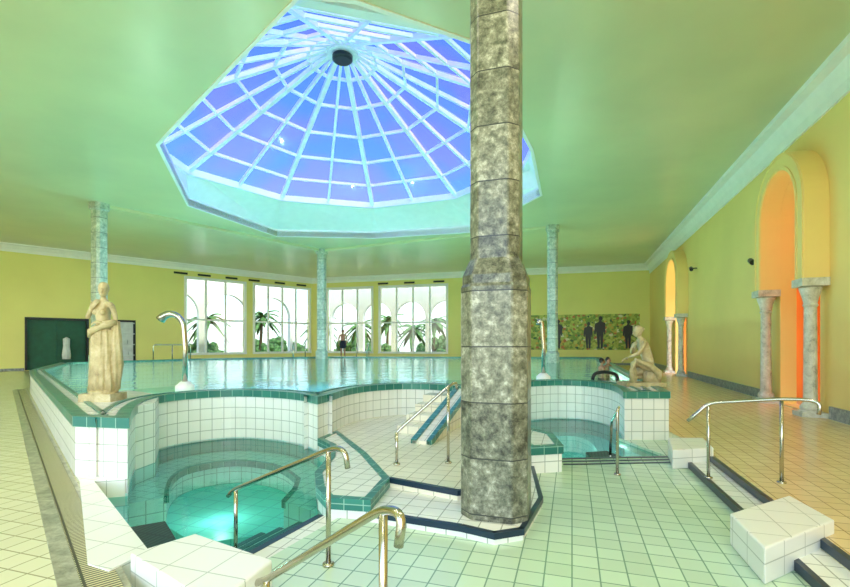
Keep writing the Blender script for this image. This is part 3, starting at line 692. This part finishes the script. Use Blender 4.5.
# ------------------------------------------------------------------ exterior
hullc=[(RB[0]+.2,-6.1),(9,2),(21,31),(16.3,33.0),(-9.9,40.5),(-34.5,15.2),(-34.5,-6.1)]
mb=MB(); mb.plate([[(-80,-40),(60,-40),(60,110),(-80,110)],hullc],-.4,-.31); mb.build('garden_ground',[M_grass])
def arcade(name,W,a,b,off,n):
    e=empty(name)
    mb=MB(); w=(b-a)/n
    mb.plate([rect(a,b,-.3,7.4)]+[archloop(a+w*(i+.5),w*.43,3.9,.05) for i in range(n)],-off-.45,-off,W.f,flooruv=False)
    mb.build('arcade_wall',[M_white],e)
    mb=MB(); mb.box(a,b,-.3,-.05,-off-3,-.36,W.f); mb.build('terrace',[M_pave],e)
arcade('outdoor_arcade',W_l,0,16,3.2,4); arcade('outdoor_arcade.001',W_b,0,16,3.2,5)
def palm(name,x,y,h):
    e=empty(name,(x,y,-.31)); mb=MB(); mb.tube([(0,0,0),(.1,0,h*.5),(.25,0,h)],[.22,.16,.14],10); mb.build('trunk',[M_trunk],e,True)
    mb=MB()
    for i in range(18):
        a=i*2.4; el=.9-.09*i; L=2.0+random.random()*.5; pr=None
        for k in range(7):
            t=k/6; r=L*t*math.cos(el*(1-t*.3)); zz=h+L*t*math.sin(el)-1.3*t*t
            c=Vector((.25+r*math.cos(a),r*math.sin(a),zz)); s_=Vector((-math.sin(a),math.cos(a),0))*(.32*math.sin(math.pi*min(1,t*.9+.08)))
            cur=(c-s_+Vector((0,0,-.15)),c,c+s_+Vector((0,0,-.15)))
            if pr: mb.face([pr[0],pr[1],cur[1],cur[0]]); mb.face([pr[1],pr[2],cur[2],cur[1]])
            pr=cur
    mb.build('fronds',[M_leaf],e,recalc=False)
for i,(x,y,h) in enumerate(((-23,48,4.5),(-27,44,3.8),(-19,53,5),(-8,55,4),(-1.5,52,3.6),(1,56,4.6),(-31,39,3.6),(-13,56,4.4),(-35,42,5),(-5,60,5),(-29,50,5))):
    palm('palm_tree'+('' if i==0 else '.%03d'%i),x,y,h)
mb=MB()
for i,(x,y,r) in enumerate([(-34,36,2.2),(-30,42,2),(-25,51,2.4),(-17,50,2),(-12,50,2),(-5,49,2.2),(4,47,2.2),(-21,44,1.5),(8,48,2.4),(-9,60,3),(2,62,3),(-20,62,3),(-36,48,3)]):
    for k in range(40):
        a=random.random()*6.28;q=random.random()*r*1.2
        s_=r*(.14+.12*random.random())
        mb.ball((x+q*math.cos(a),y+q*math.sin(a),-.3+r*(.15+.75*random.random()*(1-q/r*.5))),(s_,s_,s_*1.1),0,8)
mb.build('garden_shrubs',[M_leaf],None,False)
mb=MB(); f=lambda a,z,o:(a,o,z)
mb.plate([rect(-40,20,-.3,5.5)]+[rect(-38+4*i,-36.5+4*i,1,3.4) for i in range(14)],74,74.4,f,flooruv=False); mb.build('distant_building',[M_white])

# ------------------------------------------------------------------ light
w=bpy.data.worlds.new('sky'); sc.world=w; w.use_nodes=True; nt=w.node_tree; bg=nt.nodes['Background']
st=nt.nodes.new('ShaderNodeTexSky'); st.sky_type='NISHITA'; st.sun_disc=False; st.sun_elevation=math.radians(50); st.sun_rotation=math.radians(150); st.air_density=1.0; st.dust_density=1.2
nt.links.new(st.outputs[0],bg.inputs[0]); bg.inputs[1].default_value=.9
l=bpy.data.lights.new('sun','SUN'); l.energy=12; l.angle=math.radians(4); l.color=(1,.92,.76)
o=bpy.data.objects.new('sun',l); sc.collection.objects.link(o)
o.rotation_euler=Vector((-.35,.35,-1)).to_track_quat('-Z','Y').to_euler()
def point(name,loc,e,col,r=.08):
    l=bpy.data.lights.new(name,'POINT'); l.energy=e; l.color=col; l.shadow_soft_size=r
    o=bpy.data.objects.new(name,l); sc.collection.objects.link(o); o.location=loc
for i,(x,y) in enumerate(((-8,12),(-12,20),(-3,14),(4,15),(7,24),(-3,24),(0,19),(-7,18))): point('underwater_fill',(x,y,-.1),250,(1,.84,.66))  # added fill: point lights below the pool surface to brighten hall and ceiling
point('underwater_fill',(-2.75,6.2,-.5),12,(1,.95,.88)); point('underwater_fill',(3.0,9,-.5),10,(1,.95,.88))  # weaker added fill inside the two tubs
def fill_disc(loc,e,size=1.0,col=(1,.93,.80)):  # added fill: area disc under the ceiling, out of view, no real fixture
    l=bpy.data.lights.new('overhead_fill','AREA'); l.shape='DISK'; l.size=size; l.energy=e; l.color=col
    o=bpy.data.objects.new('overhead_fill',l); sc.collection.objects.link(o); o.location=loc
for x,y in ((-3,1.5),(1.5,1.5),(-8,3.0),(-3,4.0),(3.6,3.0),(-1,-3)): fill_disc((x,y,ZC-.05),60)
# camera
c=bpy.data.cameras.new('camera'); co=bpy.data.objects.new('camera',c); sc.collection.objects.link(co)
co.location=(0,0,1.6); co.rotation_euler=(math.pi/2,0,0); c.sensor_width=36; c.lens=36*460/850; c.shift_y=49.5/850; c.clip_end=500; c.clip_start=.05
sc.camera=co
sc.view_settings.view_transform='Standard'
